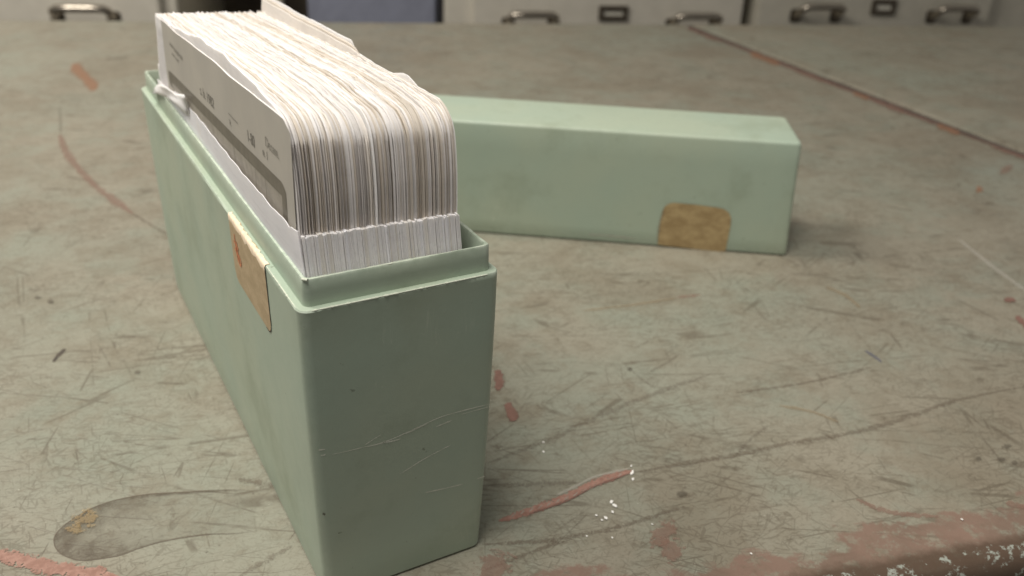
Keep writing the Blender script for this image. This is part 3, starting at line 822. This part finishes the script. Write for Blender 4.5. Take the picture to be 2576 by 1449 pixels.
# ------------------------------------------------------------------ filing cabinets across the aisle
be = Vector((bd.x, bd.y, 0)).normalized(); bn = Vector((-be.y, be.x, 0))
if bn.y < 0: bn = -bn
QC = tab(1000, 52) + bn * .42
def cab(x, y, depth=0.0):
    return on_plane(x, y, QC + bn * depth, bn)
def cframe(p): d = p - QC; return d.dot(be), d.dot(bn), p.z
def cpt(s, d, z): q = QC + be * s + bn * d; return Vector((q.x, q.y, z))
def cbox(name, s0, s1, d0, d1, z0, z1, mat, parent, bev=0.0):
    v_, f_ = box_vf(s0, s1, d0, d1, z0, z1)
    bm = bmesh.new(); vv = [bm.verts.new(a) for a in v_]; [bm.faces.new([vv[i] for i in q]) for q in f_]
    if bev: bmesh.ops.bevel(bm, geom=list(bm.edges), offset=bev, segments=2, affect='EDGES')
    bm.verts.index_update()
    vs_ = [cpt(*a.co) for a in bm.verts]; fs_ = [tuple(a.index for a in q.verts) for q in bm.faces]; bm.free()
    return obj(name, vs_, fs_, mat, parent)
def ctube(name, path, rad, mat, parent, n=10):
    vs_, fs_ = [], []
    P = [cpt(*a) for a in path]
    for i, p in enumerate(P):
        a = P[max(0, i - 1)]; b_ = P[min(len(P) - 1, i + 1)]; d = (b_ - a).normalized(); u_ = d.orthogonal().normalized()
        up = Vector((.13, .21, .97)); u_ = d.cross(up).normalized(); w_ = d.cross(u_)
        for k in range(n): an = k / n * 2 * math.pi; vs_.append(p + (u_ * math.cos(an) + w_ * math.sin(an)) * rad)
        if i:
            for k in range(n): fs_.append(((i - 1) * n + k, (i - 1) * n + (k + 1) % n, i * n + (k + 1) % n, i * n + k))
    fs_.append(tuple(range(n))); fs_.append(tuple(reversed(range((len(P) - 1) * n, len(P) * n))))
    return obj(name, vs_, fs_, mat, parent, smooth=math.radians(50))
def pull(parent, sL, sR, z, face_d, drop=.015):
    pr = .022; d = face_d - pr
    ctube('handle', [(sL, face_d + .001, z - drop), (sL, d + .008, z - drop * .5), (sL + .001, d + .002, z - .003), (sL + .006, d, z), (lerp(sL, sR, .3), d - .001, z + .0005), (lerp(sL, sR, .7), d - .001, z + .0005), (sR - .006, d, z), (sR - .001, d + .002, z - .003), (sR, d + .008, z - drop * .5), (sR, face_d + .001, z - drop)], .0048, METAL, parent)
    for s in (sL, sR): cbox('handle_plate', s - .008, s + .008, face_d - .003, face_d + .001, z - drop - .009, z - drop + .009, METAL_D, parent, .002)
def holder(parent, s0, s1, z0, z1, face_d):
    b = .006
    cbox('label_frame', s0, s1, face_d - .004, face_d + .001, z1 - b, z1, METAL_D, parent); cbox('label_frame', s0, s1, face_d - .004, face_d + .001, z0, z0 + b, METAL_D, parent)
    cbox('label_frame', s0, s0 + b, face_d - .0038, face_d + .001, z0 + b, z1 - b, METAL_D, parent); cbox('label_frame', s1 - b, s1, face_d - .0038, face_d + .001, z0 + b, z1 - b, METAL_D, parent)
    cbox('label_card', s0 + b, s1 - b, face_d - .0016, face_d + .001, z0 + b, z1 - b, CARDW, parent)
sx_ = lambda x, y=25: cframe(cab(x, y))[0]
zz_ = lambda x, y, depth=0.0: cab(x, y, depth).z
def cabinet(label, s0, s1, sf0, sf1, face, frame_d, zref, pulls, hold, mat=CAB, dh=.20):
    # s0..s1 carcass, sf0..sf1 drawer front; zref height of the visible pull
    c_ = QC + be * ((s0 + s1) / 2) + bn * .25
    o = empty('filing_cabinet', (c_.x, c_.y, FZ), label, 'filing cabinet')
    ztop_ = zref + .10 + dh * 2
    cbox('carcass', s0, s1, frame_d, frame_d + .45, FZ, ztop_, mat, o, .002)
    for k in range(-4, 3):
        zc = zref + k * dh
        if zc - .07 < FZ: continue
        dr_ = cbox('drawer', sf0, sf1, face, frame_d + .01, zc - dh * .66, zc + dh * .32, mat, o, .002)
        for a, b_, dz in pulls: pull(dr_, a, b_, zc + dz, face)
        if hold: holder(dr_, hold[0], hold[1], zc + hold[2], zc + hold[3], face)
    return o
zref = zz_(1330, 34, -.022)
cabinet('beige-grey filing cabinet with two pulls and a card holder, beside the blue cabinet', sx_(1120), sx_(1868), sx_(1188), sx_(1860), -.012, .002, zref,
        [(sx_(1274), sx_(1388), 0), (sx_(1684), sx_(1792), 0)], (sx_(1500), sx_(1571), zz_(1535, 46) - zref, zz_(1535, 10) - zref))
zr2 = zz_(2040, 14, -.022)
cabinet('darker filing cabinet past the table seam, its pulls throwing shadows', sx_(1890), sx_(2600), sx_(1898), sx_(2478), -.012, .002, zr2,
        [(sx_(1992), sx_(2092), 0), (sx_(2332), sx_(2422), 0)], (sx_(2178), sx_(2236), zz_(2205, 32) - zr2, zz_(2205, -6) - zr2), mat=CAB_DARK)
zr3 = zz_(220, 18, -.022)
cabinet('pale grey filing cabinet with one wide pull, left of the dark gap', sx_(-420), sx_(446), sx_(-400), sx_(408), -.012, .002, zr3,
        [(sx_(150), sx_(290), 0), (sx_(-330), sx_(-190), 0)], None)
# blue cabinet standing a little back, with dark side panel and black strip
bcx = QC + be * sx_(900) + bn * .25
bc = empty('steel_cupboard', (bcx.x, bcx.y, FZ), 'blue-grey steel cupboard with black strip, behind the sleeves', 'cupboard')
cbox('door', sx_(772), sx_(1103), .03, .05, FZ + .05, .25, BLUE, bc, .002)
cbox('carcass', sx_(712), sx_(1103), .052, .45, FZ, .26, BROWN, bc, .002)
cbox('edge_strip', sx_(1104), sx_(1117), .02, .06, FZ, .25, BLACK, bc, .001)
cbox('frame_post', sx_(688), sx_(710), .0, .40, FZ, .26, CAB, bc, .002)
gx = QC + be * sx_(560) + bn * .45
bp_ = empty('gap_shade_panel', (gx.x, gx.y, FZ), 'dark brown sheet added as the shade in the gap between cabinets', 'panel')
cbox('sheet', sx_(440), sx_(700), .46, .48, FZ, .26, BROWN, bp_, .002)  # dark sheet added to paint the shaded gap
cbox('rib', sx_(520), sx_(540), .45, .46, FZ, .26, BROWN, bp_, .002)
